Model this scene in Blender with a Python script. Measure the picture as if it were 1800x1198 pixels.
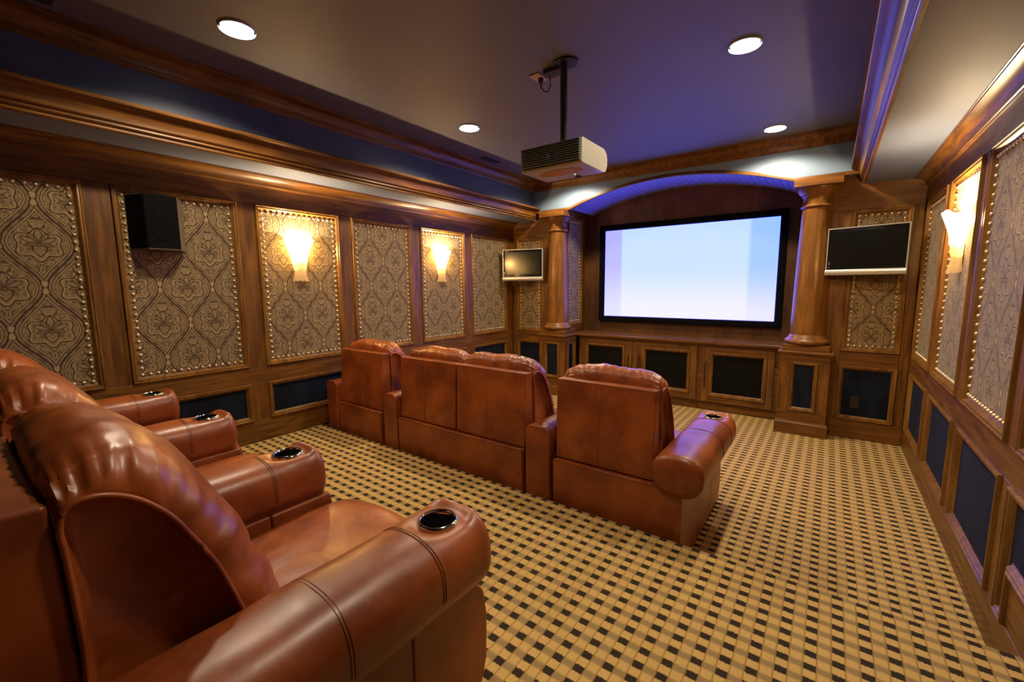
import bpy, bmesh, math, random
from mathutils import Vector, Matrix, noise as mnoise

# ------------------------------------------------------------------ clear
for o in list(bpy.data.objects):
    bpy.data.objects.remove(o)
SC = bpy.context.scene
COL = SC.collection
PI = math.pi

# ------------------------------------------------------------------ camera
F_PX, YAW, PITCH, ROLL = 756.70, math.radians(36.349), math.radians(7.2346), math.radians(-0.47273)
cam = bpy.data.cameras.new('camera')
cam.sensor_width = 36.0
cam.lens = F_PX / 1800.0 * 36.0
cam.clip_start = 0.02
camo = bpy.data.objects.new('camera', cam)
COL.objects.link(camo)
fw = Vector((-math.sin(YAW) * math.cos(PITCH), math.cos(YAW) * math.cos(PITCH), -math.sin(PITCH)))
rt = Vector((math.cos(YAW), math.sin(YAW), 0))
up = rt.cross(fw)
r2 = rt * math.cos(ROLL) + up * math.sin(ROLL)
u2 = up * math.cos(ROLL) - rt * math.sin(ROLL)
camo.matrix_world = Matrix(((r2.x, u2.x, -fw.x, 0), (r2.y, u2.y, -fw.y, 0), (r2.z, u2.z, -fw.z, 1.5), (0, 0, 0, 1)))
SC.camera = camo

# ------------------------------------------------------------------ world, exposure, light levels
w = bpy.data.worlds.new('world')
SC.world = w
w.use_nodes = True
w.node_tree.nodes['Background'].inputs[0].default_value = (0.004, 0.004, 0.006, 1)
w.node_tree.nodes['Background'].inputs[1].default_value = 1.0
SC.view_settings.view_transform = 'Standard'
SC.view_settings.look = 'None'
SC.view_settings.gamma = 1.0
SC.view_settings.use_curve_mapping = False
SC.view_settings.exposure = 0.0
SC.cycles.use_denoising = True
SCONCE_W = 55.0          # bulb in each wall sconce
CAN_W = 108.0             # each recessed ceiling can
SCREEN_GAIN = 1.0
WARM = (1.0, 0.76, 0.44)
CANCOL = (1.0, 0.82, 0.58)

# ------------------------------------------------------------------ room constants (metres)
XL, XR, YF, YB = -3.807, 0.621, 5.218, -1.9
XM = (XL + XR) / 2
ZS, ZC = 2.406, 2.907                 # soffit, tray ceiling
FXL, FXR = -3.40, 0.194               # soffit fascias
YA = 5.15                             # face of the arch wall
ZT, ZB = 2.177, 0.853                 # upper panels
ZNT, ZNB, ZNB_UP = 0.714, 0.20, 0.40  # lower panels
ZU, YST = 0.212, 2.125                # platform
YALC = 5.85                           # back of the alcove
AXL, AXR = -2.97, -0.216              # alcove reveals

# ------------------------------------------------------------------ node helpers
class E:
    def __init__(s, nt, sock): s.nt, s.s = nt, sock
    def _m(s, op, *a):
        n = s.nt.nodes.new('ShaderNodeMath'); n.operation = op
        for i, v in enumerate((s,) + a):
            if isinstance(v, E): s.nt.links.new(v.s, n.inputs[i])
            else: n.inputs[i].default_value = v
        return E(s.nt, n.outputs[0])
    def __add__(s, o): return s._m('ADD', o)
    def __radd__(s, o): return s._m('ADD', o)
    def __sub__(s, o): return s._m('SUBTRACT', o)
    def __rsub__(s, o): return (s * -1.0) + o
    def __mul__(s, o): return s._m('MULTIPLY', o)
    def __rmul__(s, o): return s._m('MULTIPLY', o)
    def __truediv__(s, o): return s._m('DIVIDE', o)
    def cos(s): return s._m('COSINE')
    def sin(s): return s._m('SINE')
    def abs(s): return s._m('ABSOLUTE')
    def sqrt(s): return s._m('SQRT')
    def fract(s): return s._m('FRACT')
    def floor(s): return s._m('FLOOR')
    def lt(s, o): return s._m('LESS_THAN', o)
    def gt(s, o): return s._m('GREATER_THAN', o)
    def mn(s, o): return s._m('MINIMUM', o)
    def mx(s, o): return s._m('MAXIMUM', o)
    def atan2(s, o): return s._m('ARCTAN2', o)
    def centred(s): return (s + 0.5).fract() - 0.5
def smooth(x, a, b):
    n = x.nt.nodes.new('ShaderNodeMapRange'); n.interpolation_type = 'SMOOTHSTEP'
    x.nt.links.new(x.s, n.inputs[0]); n.inputs[1].default_value = a; n.inputs[2].default_value = b
    return E(x.nt, n.outputs[0])
def sel(m, a, b):                       # m ? a : b for scalars
    return b + (a - b) * m
def mixc(nt, fac, a, b):
    n = nt.nodes.new('ShaderNodeMix'); n.data_type = 'RGBA'
    for sock, v in ((n.inputs[0], fac), (n.inputs[6], a), (n.inputs[7], b)):
        if isinstance(v, E): nt.links.new(v.s, sock)
        elif isinstance(v, tuple): sock.default_value = v + (1,) if len(v) == 3 else v
        elif isinstance(v, (int, float)): sock.default_value = v
        else: nt.links.new(v, sock)
    return n.outputs[2]
def vec(nt, x, y, z=0.0):
    n = nt.nodes.new('ShaderNodeCombineXYZ')
    for i, v in enumerate((x, y, z)):
        if isinstance(v, E): nt.links.new(v.s, n.inputs[i])
        else: n.inputs[i].default_value = v
    return n.outputs[0]
def coords(nt, kind='Object', scale=(1, 1, 1)):
    t = nt.nodes.new('ShaderNodeTexCoord'); m = nt.nodes.new('ShaderNodeMapping')
    nt.links.new(t.outputs[kind], m.inputs[0]); m.inputs['Scale'].default_value = scale
    return m.outputs[0]
def sep(nt, v):
    n = nt.nodes.new('ShaderNodeSeparateXYZ'); nt.links.new(v, n.inputs[0])
    return [E(nt, o) for o in n.outputs]
def tnoise(nt, v, scale, detail=3.0, rough=0.5, dist=0.0):
    n = nt.nodes.new('ShaderNodeTexNoise'); nt.links.new(v, n.inputs['Vector'])
    n.inputs['Scale'].default_value = scale; n.inputs['Detail'].default_value = detail
    n.inputs['Roughness'].default_value = rough; n.inputs['Distortion'].default_value = dist
    return E(nt, n.outputs['Fac'])
def bump(nt, b, h, strength, dist):
    n = nt.nodes.new('ShaderNodeBump'); n.inputs['Strength'].default_value = strength; n.inputs['Distance'].default_value = dist
    nt.links.new(h.s, n.inputs['Height']); nt.links.new(n.outputs[0], b.inputs['Normal'])
def material(name, col=(0.5, 0.5, 0.5), rough=0.5, metal=0.0, coat=0.0, spec=0.5):
    m = bpy.data.materials.new(name); m.use_nodes = True
    b = m.node_tree.nodes['Principled BSDF']
    b.inputs['Base Color'].default_value = col + (1,)
    b.inputs['Roughness'].default_value = rough; b.inputs['Metallic'].default_value = metal
    b.inputs['Coat Weight'].default_value = coat; b.inputs['Specular IOR Level'].default_value = spec
    return m, m.node_tree, b
M = {}
def plain(key, *a, nscale=30.0, var=0.12, **k):
    m, nt, b = material(key, *a, **k)
    c = b.inputs['Base Color'].default_value[:3]
    n = tnoise(nt, coords(nt), nscale, 3)
    nt.links.new(mixc(nt, n, tuple(x * (1 - var) for x in c), tuple(min(1, x * (1 + var)) for x in c)), b.inputs['Base Color'])
    M[key] = m
    return m, nt, b

def wood(key, axis, dark=(0.066, 0.0235, 0.0034), light=(0.240, 0.097, 0.0125), rough=0.42):
    m, nt, b = material(key, rough=rough, coat=0.06, spec=0.42)
    b.inputs['Coat Roughness'].default_value = 0.28
    sc = [9.0, 9.0, 9.0]; sc[axis] = 0.9
    v = coords(nt, scale=tuple(sc))
    g = tnoise(nt, v, 3.0, 5, 0.6, 0.6)
    blot = tnoise(nt, coords(nt), 2.6, 3, 0.55)
    c = mixc(nt, smooth(g, 0.3, 0.75), dark, light)
    c2 = mixc(nt, smooth(blot, 0.35, 0.7) * 0.55, c, (0.150, 0.055, 0.0085))
    nt.links.new(c2, b.inputs['Base Color'])
    bump(nt, b, g, 0.05, 0.002)
    M[key] = m
wood('wood_x', 0); wood('wood_y', 1); wood('wood_z', 2)
wood('ledge_wood', 0, (0.080, 0.030, 0.008), (0.19, 0.080, 0.019), 0.24)
wood('molding_wood', 2, (0.12, 0.050, 0.009), (0.31, 0.145, 0.028), 0.33)
wood('shaded_wood', 2, (0.040, 0.014, 0.003), (0.085, 0.033, 0.006))
wood('column_wood', 2, (0.13, 0.050, 0.0085), (0.29, 0.125, 0.022), 0.33)

def leather(key, soft=0.0):
    m, nt, b = material(key, rough=0.38, coat=0.15, spec=0.55)
    b.inputs['Coat Roughness'].default_value = 0.32
    v = coords(nt)
    big = tnoise(nt, v, 3.2, 4, 0.6); mid = tnoise(nt, v, 17.0, 4, 0.6); fine = tnoise(nt, v, 260.0, 2)
    c = mixc(nt, smooth(big, 0.32, 0.70), (0.165, 0.030, 0.0050), (0.355, 0.084, 0.0135))
    c = mixc(nt, smooth(mid, 0.52, 0.80) * 0.35, c, (0.43, 0.115, 0.022))
    nt.links.new(c, b.inputs['Base Color'])
    rr = smooth(mid, 0.2, 0.9) * 0.12 + 0.35
    nt.links.new(rr.s, b.inputs['Roughness'])
    hgt = mid * 0.75 + fine * 0.08
    if soft:                                   # creases of the loose cushion covers
        w1 = tnoise(nt, coords(nt, scale=(1.0, 1.7, 0.7)), 4.5, 1.5, 0.5, 0.9)
        r1 = 1.0 - smooth((w1 - 0.5).abs(), 0.0, 0.10)
        hgt = hgt - r1 * soft
    bump(nt, b, hgt, 0.16 if not soft else 0.22, 0.006)
    M[key] = m
leather('leather'); leather('leather_soft', 0.55)
plain('stitch', (0.15, 0.040, 0.012), 0.55)

def damask():
    m, nt, b = material('damask_fabric', rough=0.72, spec=0.25)
    b.inputs['Sheen Weight'].default_value = 0.15
    uv = nt.nodes.new('ShaderNodeUVMap')
    a, z, _ = sep(nt, uv.outputs[0])
    PX, PZ, A = 0.322, 0.52, 0.220
    U, V = a / PX, z / PZ
    X = U.centred().abs()
    bnd = (V * (2 * PI)).cos() * A + 0.25
    ins = X.lt(bnd)
    lx = sel(ins, X, 0.5 - X)
    lv = sel(ins, V.centred(), (V - 0.5).centred())
    h = (lv * (2 * PI)).cos() * A + 0.25
    s2 = (lv * (2 * PI)).sin(); s2 = s2 * s2
    d = (h - lx) * PX / (s2 * 0.75 + 1.0).sqrt()          # metres to the ogee line
    p, q = lx * PX, lv * PZ
    P = vec(nt, p, q, 0.0)
    base, dark, mid, gold = (0.275, 0.196, 0.092), (0.048, 0.024, 0.010), (0.165, 0.112, 0.052), (0.37, 0.255, 0.110)
    # filigree: contour lines of a smooth field mirrored in every ogee
    n1 = tnoise(nt, P, 15.0, 1.0, 0.4, 1.2)
    fil = (n1 * 7.0).centred().abs()
    fl = 1.0 - smooth(fil, 0.06, 0.13)
    n2 = tnoise(nt, P, 60.0, 1.0, 0.4, 0.6)
    fl2 = 1.0 - smooth((n2 * 5.0).centred().abs(), 0.05, 0.14)
    blot = smooth(tnoise(nt, P, 34.0, 2.0), 0.50, 0.60)
    c = mixc(nt, blot * 0.6, base, mid)
    c = mixc(nt, fl2 * 0.55, c, gold)
    c = mixc(nt, fl * 0.85, c, dark)
    dots = 1.0 - smooth(((p * 330.0).sin() * (q * 330.0).sin()).abs(), 0.10, 0.30)
    c = mixc(nt, (1.0 - smooth((n1 - 0.5).abs(), 0.02, 0.04)) * dots * 0.7, c, dark)
    # lobed medallion
    qq = q + 0.008
    r = (p * p + qq * qq * 0.62).sqrt()
    th = p.atan2(qq)
    R = (th * 6.0).cos() * 0.011 + (th * 2.0).cos() * -0.016 + 0.082
    c = mixc(nt, 1.0 - smooth((r - R).abs(), 0.0022, 0.0042), c, dark)
    c = mixc(nt, 1.0 - smooth((r - R + 0.0065).abs(), 0.0025, 0.0045), c, gold)
    # little heart below the middle
    hp, hq = p / 0.030, (q + 0.052) / 0.030
    hh = hp * hp + (hq - (hp.abs() + 0.0001).sqrt() * 0.8) * (hq - (hp.abs() + 0.0001).sqrt() * 0.8)
    c = mixc(nt, 1.0 - smooth((hh - 1.0).abs(), 0.16, 0.32), c, dark)
    # fleur of pointed petals above the heart
    for ang, ln, wd in ((0.0, 0.085, 0.017), (0.62, 0.070, 0.013), (1.15, 0.075, 0.013), (1.75, 0.060, 0.011)):
        sa, ca = math.sin(ang), math.cos(ang)
        pu = p * sa + (q - 0.0) * ca - ln / 2 - 0.004
        pv = p * ca - (q - 0.0) * sa
        g = pv.abs() / wd + (pu / (ln / 2)) * (pu / (ln / 2))
        c = mixc(nt, (1.0 - smooth(g, 0.85, 0.95)) * 0.6, c, base if ang in (0.0, 1.15) else mid)
        c = mixc(nt, 1.0 - smooth((g - 1.0).abs(), 0.09, 0.22), c, dark)
    # ogee ribbon
    rib = d.lt(0.019)
    chain = smooth(((q * 60.0).sin() * (p * 60.0).cos()).abs(), 0.35, 0.55)
    rc = mixc(nt, chain * 0.6, (0.225, 0.155, 0.078), (0.085, 0.050, 0.025))
    c = mixc(nt, rib, c, rc)
    c = mixc(nt, 1.0 - smooth((d - 0.0015).abs(), 0.0022, 0.0038), c, dark)
    c = mixc(nt, 1.0 - smooth((d - 0.019).abs(), 0.0014, 0.0030), c, dark)
    c = mixc(nt, 1.0 - smooth((d - 0.024).abs(), 0.0020, 0.0036), c, gold)
    c = mixc(nt, 1.0 - smooth((d - 0.029).abs(), 0.0008, 0.0022), c, dark)
    # knot at the neck
    kn = (p * p + (q.abs() - PZ * 0.5 + 0.022) * (q.abs() - PZ * 0.5 + 0.022)).sqrt()
    c = mixc(nt, 1.0 - smooth(kn, 0.014, 0.019), c, gold)
    nt.links.new(c, b.inputs['Base Color'])
    wv = tnoise(nt, coords(nt), 420.0, 2)
    bump(nt, b, wv, 0.25, 0.002)
    M['damask_fabric'] = m
damask()

def carpet(key, ox, oy):
    m, nt, b = material(key, rough=0.95, spec=0.1)
    x, y, z = sep(nt, coords(nt))
    y = y + z * 1.0
    v3 = coords(nt)
    jag = tnoise(nt, coords(nt, scale=(1, 0.12, 1)), 420.0, 1.0)
    fine = tnoise(nt, v3, 300.0, 3, 0.7); bigv = tnoise(nt, v3, 1.4, 2)
    fu = ((x - ox) / 0.079).centred()                 # 0 = middle of a dark column
    fv = ((y - oy) / 0.066).centred().abs() + (jag - 0.5) * 0.20
    colA = fu.abs().lt(0.24)
    tan, tan2, grey, dk, line = (0.60, 0.395, 0.140), (0.44, 0.28, 0.095), (0.28, 0.195, 0.095), (0.038, 0.027, 0.019), (0.30, 0.180, 0.052)
    tanm = mixc(nt, smooth(fine, 0.35, 0.75) * 0.45, tan, tan2)
    cB = mixc(nt, (1.0 - smooth(fv, 0.12, 0.32)) * 0.9, tanm, grey)
    cA = mixc(nt, 1.0 - smooth(fv, 0.205, 0.26), tanm, dk)
    c = mixc(nt, colA, cB, cA)
    edge = 1.0 - smooth((fu.abs() - 0.25).abs(), 0.018, 0.045)
    c = mixc(nt, edge * 0.75, c, line)
    nt.links.new(c, b.inputs['Base Color'])
    bump(nt, b, fine - edge * 0.5, 0.5, 0.004)
    M[key] = m
carpet('carpet_low', 0.109, 3.828); carpet('carpet_up', 0.109, 1.936 - ZU)

def velvet(key, c):
    m, nt, b = material(key, c, 0.88, spec=0.2)
    b.inputs['Sheen Weight'].default_value = 0.03
    b.inputs['Sheen Tint'].default_value = (0.3, 0.45, 1.0, 1)
    n = tnoise(nt, coords(nt, scale=(1, 1, 0.35)), 9.0, 4, 0.6)
    nt.links.new(mixc(nt, smooth(n, 0.35, 0.7), tuple(x * 0.55 for x in c), tuple(x * 1.35 for x in c)), b.inputs['Base Color'])
    M[key] = m
velvet('navy_velvet', (0.0050, 0.0072, 0.0185))
plain('grille_cloth', (0.006, 0.0055, 0.005), 0.95, nscale=220.0, var=0.5, spec=0.08)
plain('paint_grey', (0.130, 0.148, 0.21), 0.62, nscale=3.0, var=0.04)
plain('paint_ceiling', (0.118, 0.112, 0.135), 0.6, nscale=3.0, var=0.04)
plain('paint_blue', (0.165, 0.235, 0.335), 0.55, nscale=3.0, var=0.05)
plain('arch_blue_light', (0.20, 0.21, 0.55), 0.5, nscale=3.0, var=0.06)  # plank colour deepened to carry the screen's blue light
plain('paint_navy', (0.050, 0.064, 0.120), 0.5, nscale=3.0, var=0.06)
plain('brass', (0.78, 0.60, 0.38), 0.42, metal=0.7, var=0.2)
plain('black_plastic', (0.012, 0.012, 0.013), 0.35)
plain('black_gloss', (0.008, 0.008, 0.009), 0.08)
plain('screen_glass', (0.005, 0.005, 0.005), 0.2, spec=0.35)
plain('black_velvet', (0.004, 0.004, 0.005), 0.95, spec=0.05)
plain('silver', (0.62, 0.60, 0.56), 0.32, metal=0.55, var=0.05)
plain('chrome', (0.72, 0.73, 0.75), 0.10, metal=1.0, var=0.04)
plain('bronze', (0.055, 0.036, 0.022), 0.38, metal=0.8)
plain('pole_metal', (0.035, 0.034, 0.030), 0.38, metal=0.5)
plain('projector_shell', (0.42, 0.40, 0.34), 0.42, var=0.05)
plain('projector_louvre', (0.075, 0.072, 0.055), 0.5, var=0.05)
plain('copper_patch', (0.62, 0.34, 0.18), 0.22, metal=0.6, var=0.08)
plain('outlet_tan', (0.50, 0.34, 0.20), 0.45, var=0.05)
plain('outlet_brown', (0.020, 0.008, 0.006), 0.3, var=0.1)
plain('cup_black', (0.002, 0.002, 0.002), 1.0, spec=0.0)
plain('white_metal', (0.75, 0.75, 0.73), 0.4, var=0.03)
plain('speaker_side', (0.075, 0.07, 0.058), 0.35, var=0.1)

def emissive(key, col, strength):
    m, nt, b = material(key, (0.8, 0.8, 0.8), 0.4)
    n = tnoise(nt, coords(nt), 20.0, 2)
    nt.links.new(mixc(nt, n, tuple(c * 0.97 for c in col), col), b.inputs['Emission Color'])
    b.inputs['Emission Strength'].default_value = strength
    M[key] = m
emissive('can_lens', (1.0, 0.97, 0.92), 14.0)
emissive('bulb', (1.0, 0.80, 0.48), 30.0)
emissive('led_green', (0.5, 1.0, 0.6), 4.0)

def alabaster():
    m, nt, b = material('alabaster_glass', (0.86, 0.78, 0.62), 0.4)
    n = tnoise(nt, coords(nt, scale=(1, 1, 0.25)), 40.0, 4, 0.6)
    c = mixc(nt, smooth(n, 0.3, 0.75), (1.0, 0.76, 0.40), (1.0, 0.60, 0.22))
    nt.links.new(c, b.inputs['Emission Color'])
    b.inputs['Emission Strength'].default_value = 1.5
    # glass lit from the bulb inside it: brightest where the shade is wide and thin
    tr = nt.nodes.new('ShaderNodeBsdfTranslucent'); tr.inputs[0].default_value = (0.95, 0.83, 0.62, 1)
    mx = nt.nodes.new('ShaderNodeMixShader'); mx.inputs[0].default_value = 0.85
    out = nt.nodes['Material Output']
    nt.links.new(b.outputs[0], mx.inputs[1]); nt.links.new(tr.outputs[0], mx.inputs[2]); tp = nt.nodes.new('ShaderNodeBsdfTransparent'); tp.inputs[0].default_value = (1.0, 0.86, 0.60, 1)
    m2 = nt.nodes.new('ShaderNodeMixShader'); m2.inputs[0].default_value = 0.5
    nt.links.new(mx.outputs[0], m2.inputs[1]); nt.links.new(tp.outputs[0], m2.inputs[2]); nt.links.new(m2.outputs[0], out.inputs[0])
    M['alabaster_glass'] = m
alabaster()

def screen_image():
    m, nt, b = material('projected_image', (0.05, 0.05, 0.05), 0.8)
    uv = nt.nodes.new('ShaderNodeUVMap')
    u, v, _ = sep(nt, uv.outputs[0])
    mid = mixc(nt, smooth(v, 0.05, 0.62), (0.86, 0.86, 4.01), (0.54, 0.74, 4.50))
    c = mixc(nt, 1.0 - smooth(u, 0.105, 0.125), mid, mixc(nt, smooth(v, 0.0, 0.7), (0.74, 0.76, 4.25), (0.46, 0.47, 4.89)))
    c = mixc(nt, smooth(u, 0.845, 0.875), c, mixc(nt, smooth(v, 0.0, 0.6), (0.80, 0.80, 4.01), (0.34, 0.58, 4.89)))
    nt.links.new(c, b.inputs['Emission Color'])
    b.inputs['Emission Strength'].default_value = SCREEN_GAIN
    M['projected_image'] = m
screen_image()

# ------------------------------------------------------------------ mesh helpers
class MB:
    def __init__(s): s.v, s.f, s.uv = [], [], {}
    def add(s, vs, fs):
        o = len(s.v); s.v += [tuple(p) for p in vs]; s.f += [tuple(i + o for i in f) for f in fs]
        return s
    def box(s, x0, x1, y0, y1, z0, z1):
        return s.add([(x0, y0, z0), (x1, y0, z0), (x1, y1, z0), (x0, y1, z0), (x0, y0, z1), (x1, y0, z1), (x1, y1, z1), (x0, y1, z1)],
                     [(0, 3, 2, 1), (4, 5, 6, 7), (0, 1, 5, 4), (1, 2, 6, 5), (2, 3, 7, 6), (3, 0, 4, 7)])
    def prism(s, poly, lo, hi, fn):            # poly (a,b), extruded lo..hi, fn(a,b,t)->xyz
        n = len(poly)
        vs = [fn(a, b, lo) for a, b in poly] + [fn(a, b, hi) for a, b in poly]
        fs = [tuple(range(n))[::-1], tuple(range(n, 2 * n))] + [(i, (i + 1) % n, (i + 1) % n + n, i + n) for i in range(n)]
        return s.add(vs, fs)
    def loops(s, L, cap=True, wrap=False):     # list of equal closed loops, skinned
        n, m = len(L[0]), len(L)
        vs = [p for l in L for p in l]
        fs = []
        for j in range(m if wrap else m - 1):
            k = (j + 1) % m
            for i in range(n):
                fs.append((j * n + i, j * n + (i + 1) % n, k * n + (i + 1) % n, k * n + i))
        if cap and not wrap:
            fs.append(tuple(range(n))[::-1]); fs.append(tuple(range((m - 1) * n, m * n)))
        return s.add(vs, fs)
    def lathe(s, prof, c=(0, 0, 0), n=32, cap=True):
        L = [[(c[0] + r * math.cos(2 * PI * k / n), c[1] + r * math.sin(2 * PI * k / n), c[2] + z) for k in range(n)] for r, z in prof]
        return s.loops(L, cap)
    def tube(s, pts, r, n=8, closed=False):
        pts = [Vector(p) for p in pts]; L = []
        for i, p in enumerate(pts):
            a = pts[(i - 1) % len(pts)] if (closed or i > 0) else p
            b = pts[(i + 1) % len(pts)] if (closed or i < len(pts) - 1) else p
            t = (b - a).normalized()
            u = t.cross(Vector((0, 0, 1)) if abs(t.z) < 0.9 else Vector((1, 0, 0))).normalized(); q = t.cross(u)
            L.append([tuple(p + (u * math.cos(2 * PI * k / n) + q * math.sin(2 * PI * k / n)) * r) for k in range(n)])
        return s.loops(L, not closed, closed)
    def build(s, name, mat, parent=None, smooth=False, bevel=0.0, seg=2, uvf=None, recalc=True, angle=None):
        me = bpy.data.meshes.new(name)
        me.from_pydata(s.v, [], s.f)
        if recalc:
            bm = bmesh.new(); bm.from_mesh(me); bmesh.ops.recalc_face_normals(bm, faces=bm.faces); bm.to_mesh(me); bm.free()
        if uvf:
            L = me.uv_layers.new(name='UVMap')
            for lp in me.loops: L.data[lp.index].uv = uvf(me.vertices[lp.vertex_index].co)
        me.materials.append(M[mat] if isinstance(mat, str) else mat)
        if smooth:
            me.polygons.foreach_set('use_smooth', [True] * len(me.polygons))
            if angle: me.set_sharp_from_angle(angle=math.radians(angle))
        o = bpy.data.objects.new(name, me); COL.objects.link(o)
        if parent: o.parent = parent
        if bevel:
            b = o.modifiers.new('bevel', 'BEVEL'); b.width = bevel; b.segments = seg; b.limit_method = 'ANGLE'
            if seg > 1: me.polygons.foreach_set('use_smooth', [True] * len(me.polygons)); b.harden_normals = True
        return o

def tag(o, label=None, cat=None, group=None, kind=None):
    if label: o['label'] = label
    if cat: o['category'] = cat
    if group: o['group'] = group
    if kind: o['kind'] = kind
    return o
def empty(name, loc=(0, 0, 0), rz=0.0):
    o = bpy.data.objects.new(name, None); COL.objects.link(o)
    o.location = loc; o.rotation_euler = (0, 0, rz); o.empty_display_size = 0.1
    return o
def struct(o, label):
    return tag(o, label, kind='structure')

def offset_poly(poly, d):                      # inward offset of a counter-clockwise polygon
    n, out = len(poly), []
    for i in range(n):
        p0, p1, p2 = (Vector(poly[(i + k) % n]) for k in (-1, 0, 1))
        e1, e2 = (p1 - p0).normalized(), (p2 - p1).normalized()
        n1, n2 = Vector((-e1.y, e1.x)), Vector((-e2.y, e2.x))
        k = 1 + n1.dot(n2)
        out.append(tuple(p1 + (n1 + n2) * (d / k)))
    return out
def frame_mb(poly, prof, fn, mb=None):         # closed moulding with mitres; prof (inset, height)
    mb = mb or MB()
    L = [[fn(a, b, h) for a, b in offset_poly(poly, d)] for d, h in prof]
    return mb.loops(L, cap=False, wrap=True)
def rect(a0, a1, b0, b1): return [(a0, b0), (a1, b0), (a1, b1), (a0, b1)]

MOULD = [(0, -0.026), (0, 0.010), (0.004, 0.015), (0.010, 0.015), (0.014, 0.009), (0.018, 0.011), (0.024, 0.010), (0.030, 0.002), (0.033, -0.006), (0.040, -0.010), (0.040, -0.026)]

def nailheads(poly, inset, fn, parent, spacing=0.046, r=0.0115):
    pts = offset_poly(poly, inset); mb = MB(); n = 7
    for i in range(len(pts)):
        a, b = Vector(pts[i]), Vector(pts[(i + 1) % len(pts)])
        k = max(1, round((b - a).length / spacing))
        for j in range(k):
            p = a + (b - a) * (j / k)
            L = [[fn(p.x + rr * math.cos(2 * PI * q / n), p.y + rr * math.sin(2 * PI * q / n), hh) for q in range(n)] for rr, hh in ((r, -0.013), (r * 0.92, -0.0070), (r * 0.6, -0.0015), (r * 0.12, 0.0005))]
            mb.loops(L, True)
    o = mb.build('nailheads', 'brass', parent, smooth=True)
    o['kind'] = 'stuff'; o['label'] = 'row of domed brass nailheads'
    return o

def wall_panel(parent, poly, fn, kind, nails=True, zref=1.515, suffix=''):
    """recessed panel in a moulded frame; poly in wall coordinates (a, b) counter-clockwise"""
    inner = offset_poly(poly, 0.036)
    ca = sum(p[0] for p in poly) / len(poly)
    mb = MB()
    n = len(inner)
    vs = [fn(a, b, -0.012) for a, b in inner] + [fn(a, b, -0.028) for a, b in inner]
    mb.add(vs, [tuple(range(n)), tuple(range(n, 2 * n))[::-1]] + [(i, i + n, (i + 1) % n + n, (i + 1) % n) for i in range(n)])
    flat = [(a - ca, b - zref) for a, b in inner]
    table = {}
    for (p, q) in zip(vs, flat + flat): table[tuple(round(x, 5) for x in p)] = q
    mat = {'damask': 'damask_fabric', 'navy': 'navy_velvet', 'cloth': 'grille_cloth'}[kind]
    o = mb.build('wall_panel', mat, parent, uvf=lambda co: table[tuple(round(x, 5) for x in co)])
    o['label'] = {'damask': 'padded damask fabric panel', 'navy': 'navy blue velvet panel', 'cloth': 'black cloth panel'}[kind]
    frame_mb(poly, MOULD, fn).build('panel_molding', 'molding_wood', o, smooth=True, angle=40)
    if nails and kind == 'damask':
        nailheads(poly, 0.036 + 0.021, fn, o)
    return o

def board(parent, name, mat, x0, x1, y0, y1, z0, z1, bevel=0.003):
    return MB().box(x0, x1, y0, y1, z0, z1).build(name, mat, parent, bevel=bevel, seg=1)

# ================================================================== floor
fl = MB().box(XL - 0.2, XR + 0.2, YST - 0.2, YALC + 0.2, -0.1, 0.0).build('floor', 'carpet_low')
struct(fl, 'gold and brown check carpet of the lower floor')
pf = MB().box(XL - 0.2, XR + 0.2, YB - 0.2, YST, -0.1, ZU).build('platform', 'carpet_up', fl, bevel=0.012, seg=3)
pf['label'] = 'carpeted platform step'

# ================================================================== side walls
PAN = [(-0.96 - 0.876, -0.22 - 0.876), (-0.96, -0.22), (-0.09, 0.655), (0.790, 1.530), (1.665, 2.405), (2.540, 3.285), (3.420, 4.160), (4.295, 5.045)]
def side_wall(name, label, x, sgn):
    # sgn +1: face looks to +x
    def fn(a, b, h): return (x + sgn * h, a, b)
    def bx(d0, d1): return (min(x + sgn * d0, x + sgn * d1), max(x + sgn * d0, x + sgn * d1))
    X0, X1 = bx(-0.14, -0.027)
    wl = MB().box(X0, X1, YB - 0.1, YALC + 0.1, -0.05, 3.0).build(name, 'wood_y')
    struct(wl, label)
    B0, B1 = bx(-0.027, 0.0)
    board(wl, 'rail', 'wood_y', B0, B1, YB, YF, ZT, ZS)
    board(wl, 'rail', 'wood_y', B0, B1, YB, YF, ZNT, ZB)
    board(wl, 'rail', 'wood_y', B0, B1, YST - 0.01, YF, 0.0, ZNB)
    board(wl, 'rail', 'wood_y', B0, B1, YB, 2.31 if sgn < 0 else YF - 2.8, ZU, ZNB_UP)
    if sgn > 0: board(wl, 'rail', 'wood_y', B0, B1, YF - 2.8, 2.54, ZNB, ZNB_UP)
    edges = [YB] + [e for p in PAN for e in p] + [YF]
    if sgn < 0: low_edges = edges
    for i in range(0, len(edges), 2):
        y0, y1 = edges[i], edges[i + 1]
        if y1 <= y0: continue
        board(wl, 'stile', 'wood_z', B0, B1, y0, y1, ZB, ZT)
        board(wl, 'stile', 'wood_z', B0, B1, y0, y1, (ZNB if y0 > 2.2 else ZNB_UP), ZNT)
    for y0, y1 in PAN:
        if y0 < -1.2: continue
        poly = rect(y0, y1, ZB, ZT)
        wall_panel(wl, poly, fn, 'damask')
        if y1 > 2.42 and y0 > 2.42: lp = rect(y0, y1, ZNB, ZNT)
        elif y0 > 1.6 and sgn < 0: lp = [(y0, ZNB_UP), (2.31, ZNB_UP), (2.31, ZNB), (2.425, ZNB), (2.425, ZNT), (y0, ZNT)]
        else: lp = rect(y0, y1, ZNB_UP, ZNT)
        wall_panel(wl, lp, fn, 'navy')
    return wl
wall_l = side_wall('wall_left', 'left wall of brown wood panelling with damask and navy panels', XL, 1)
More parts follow.
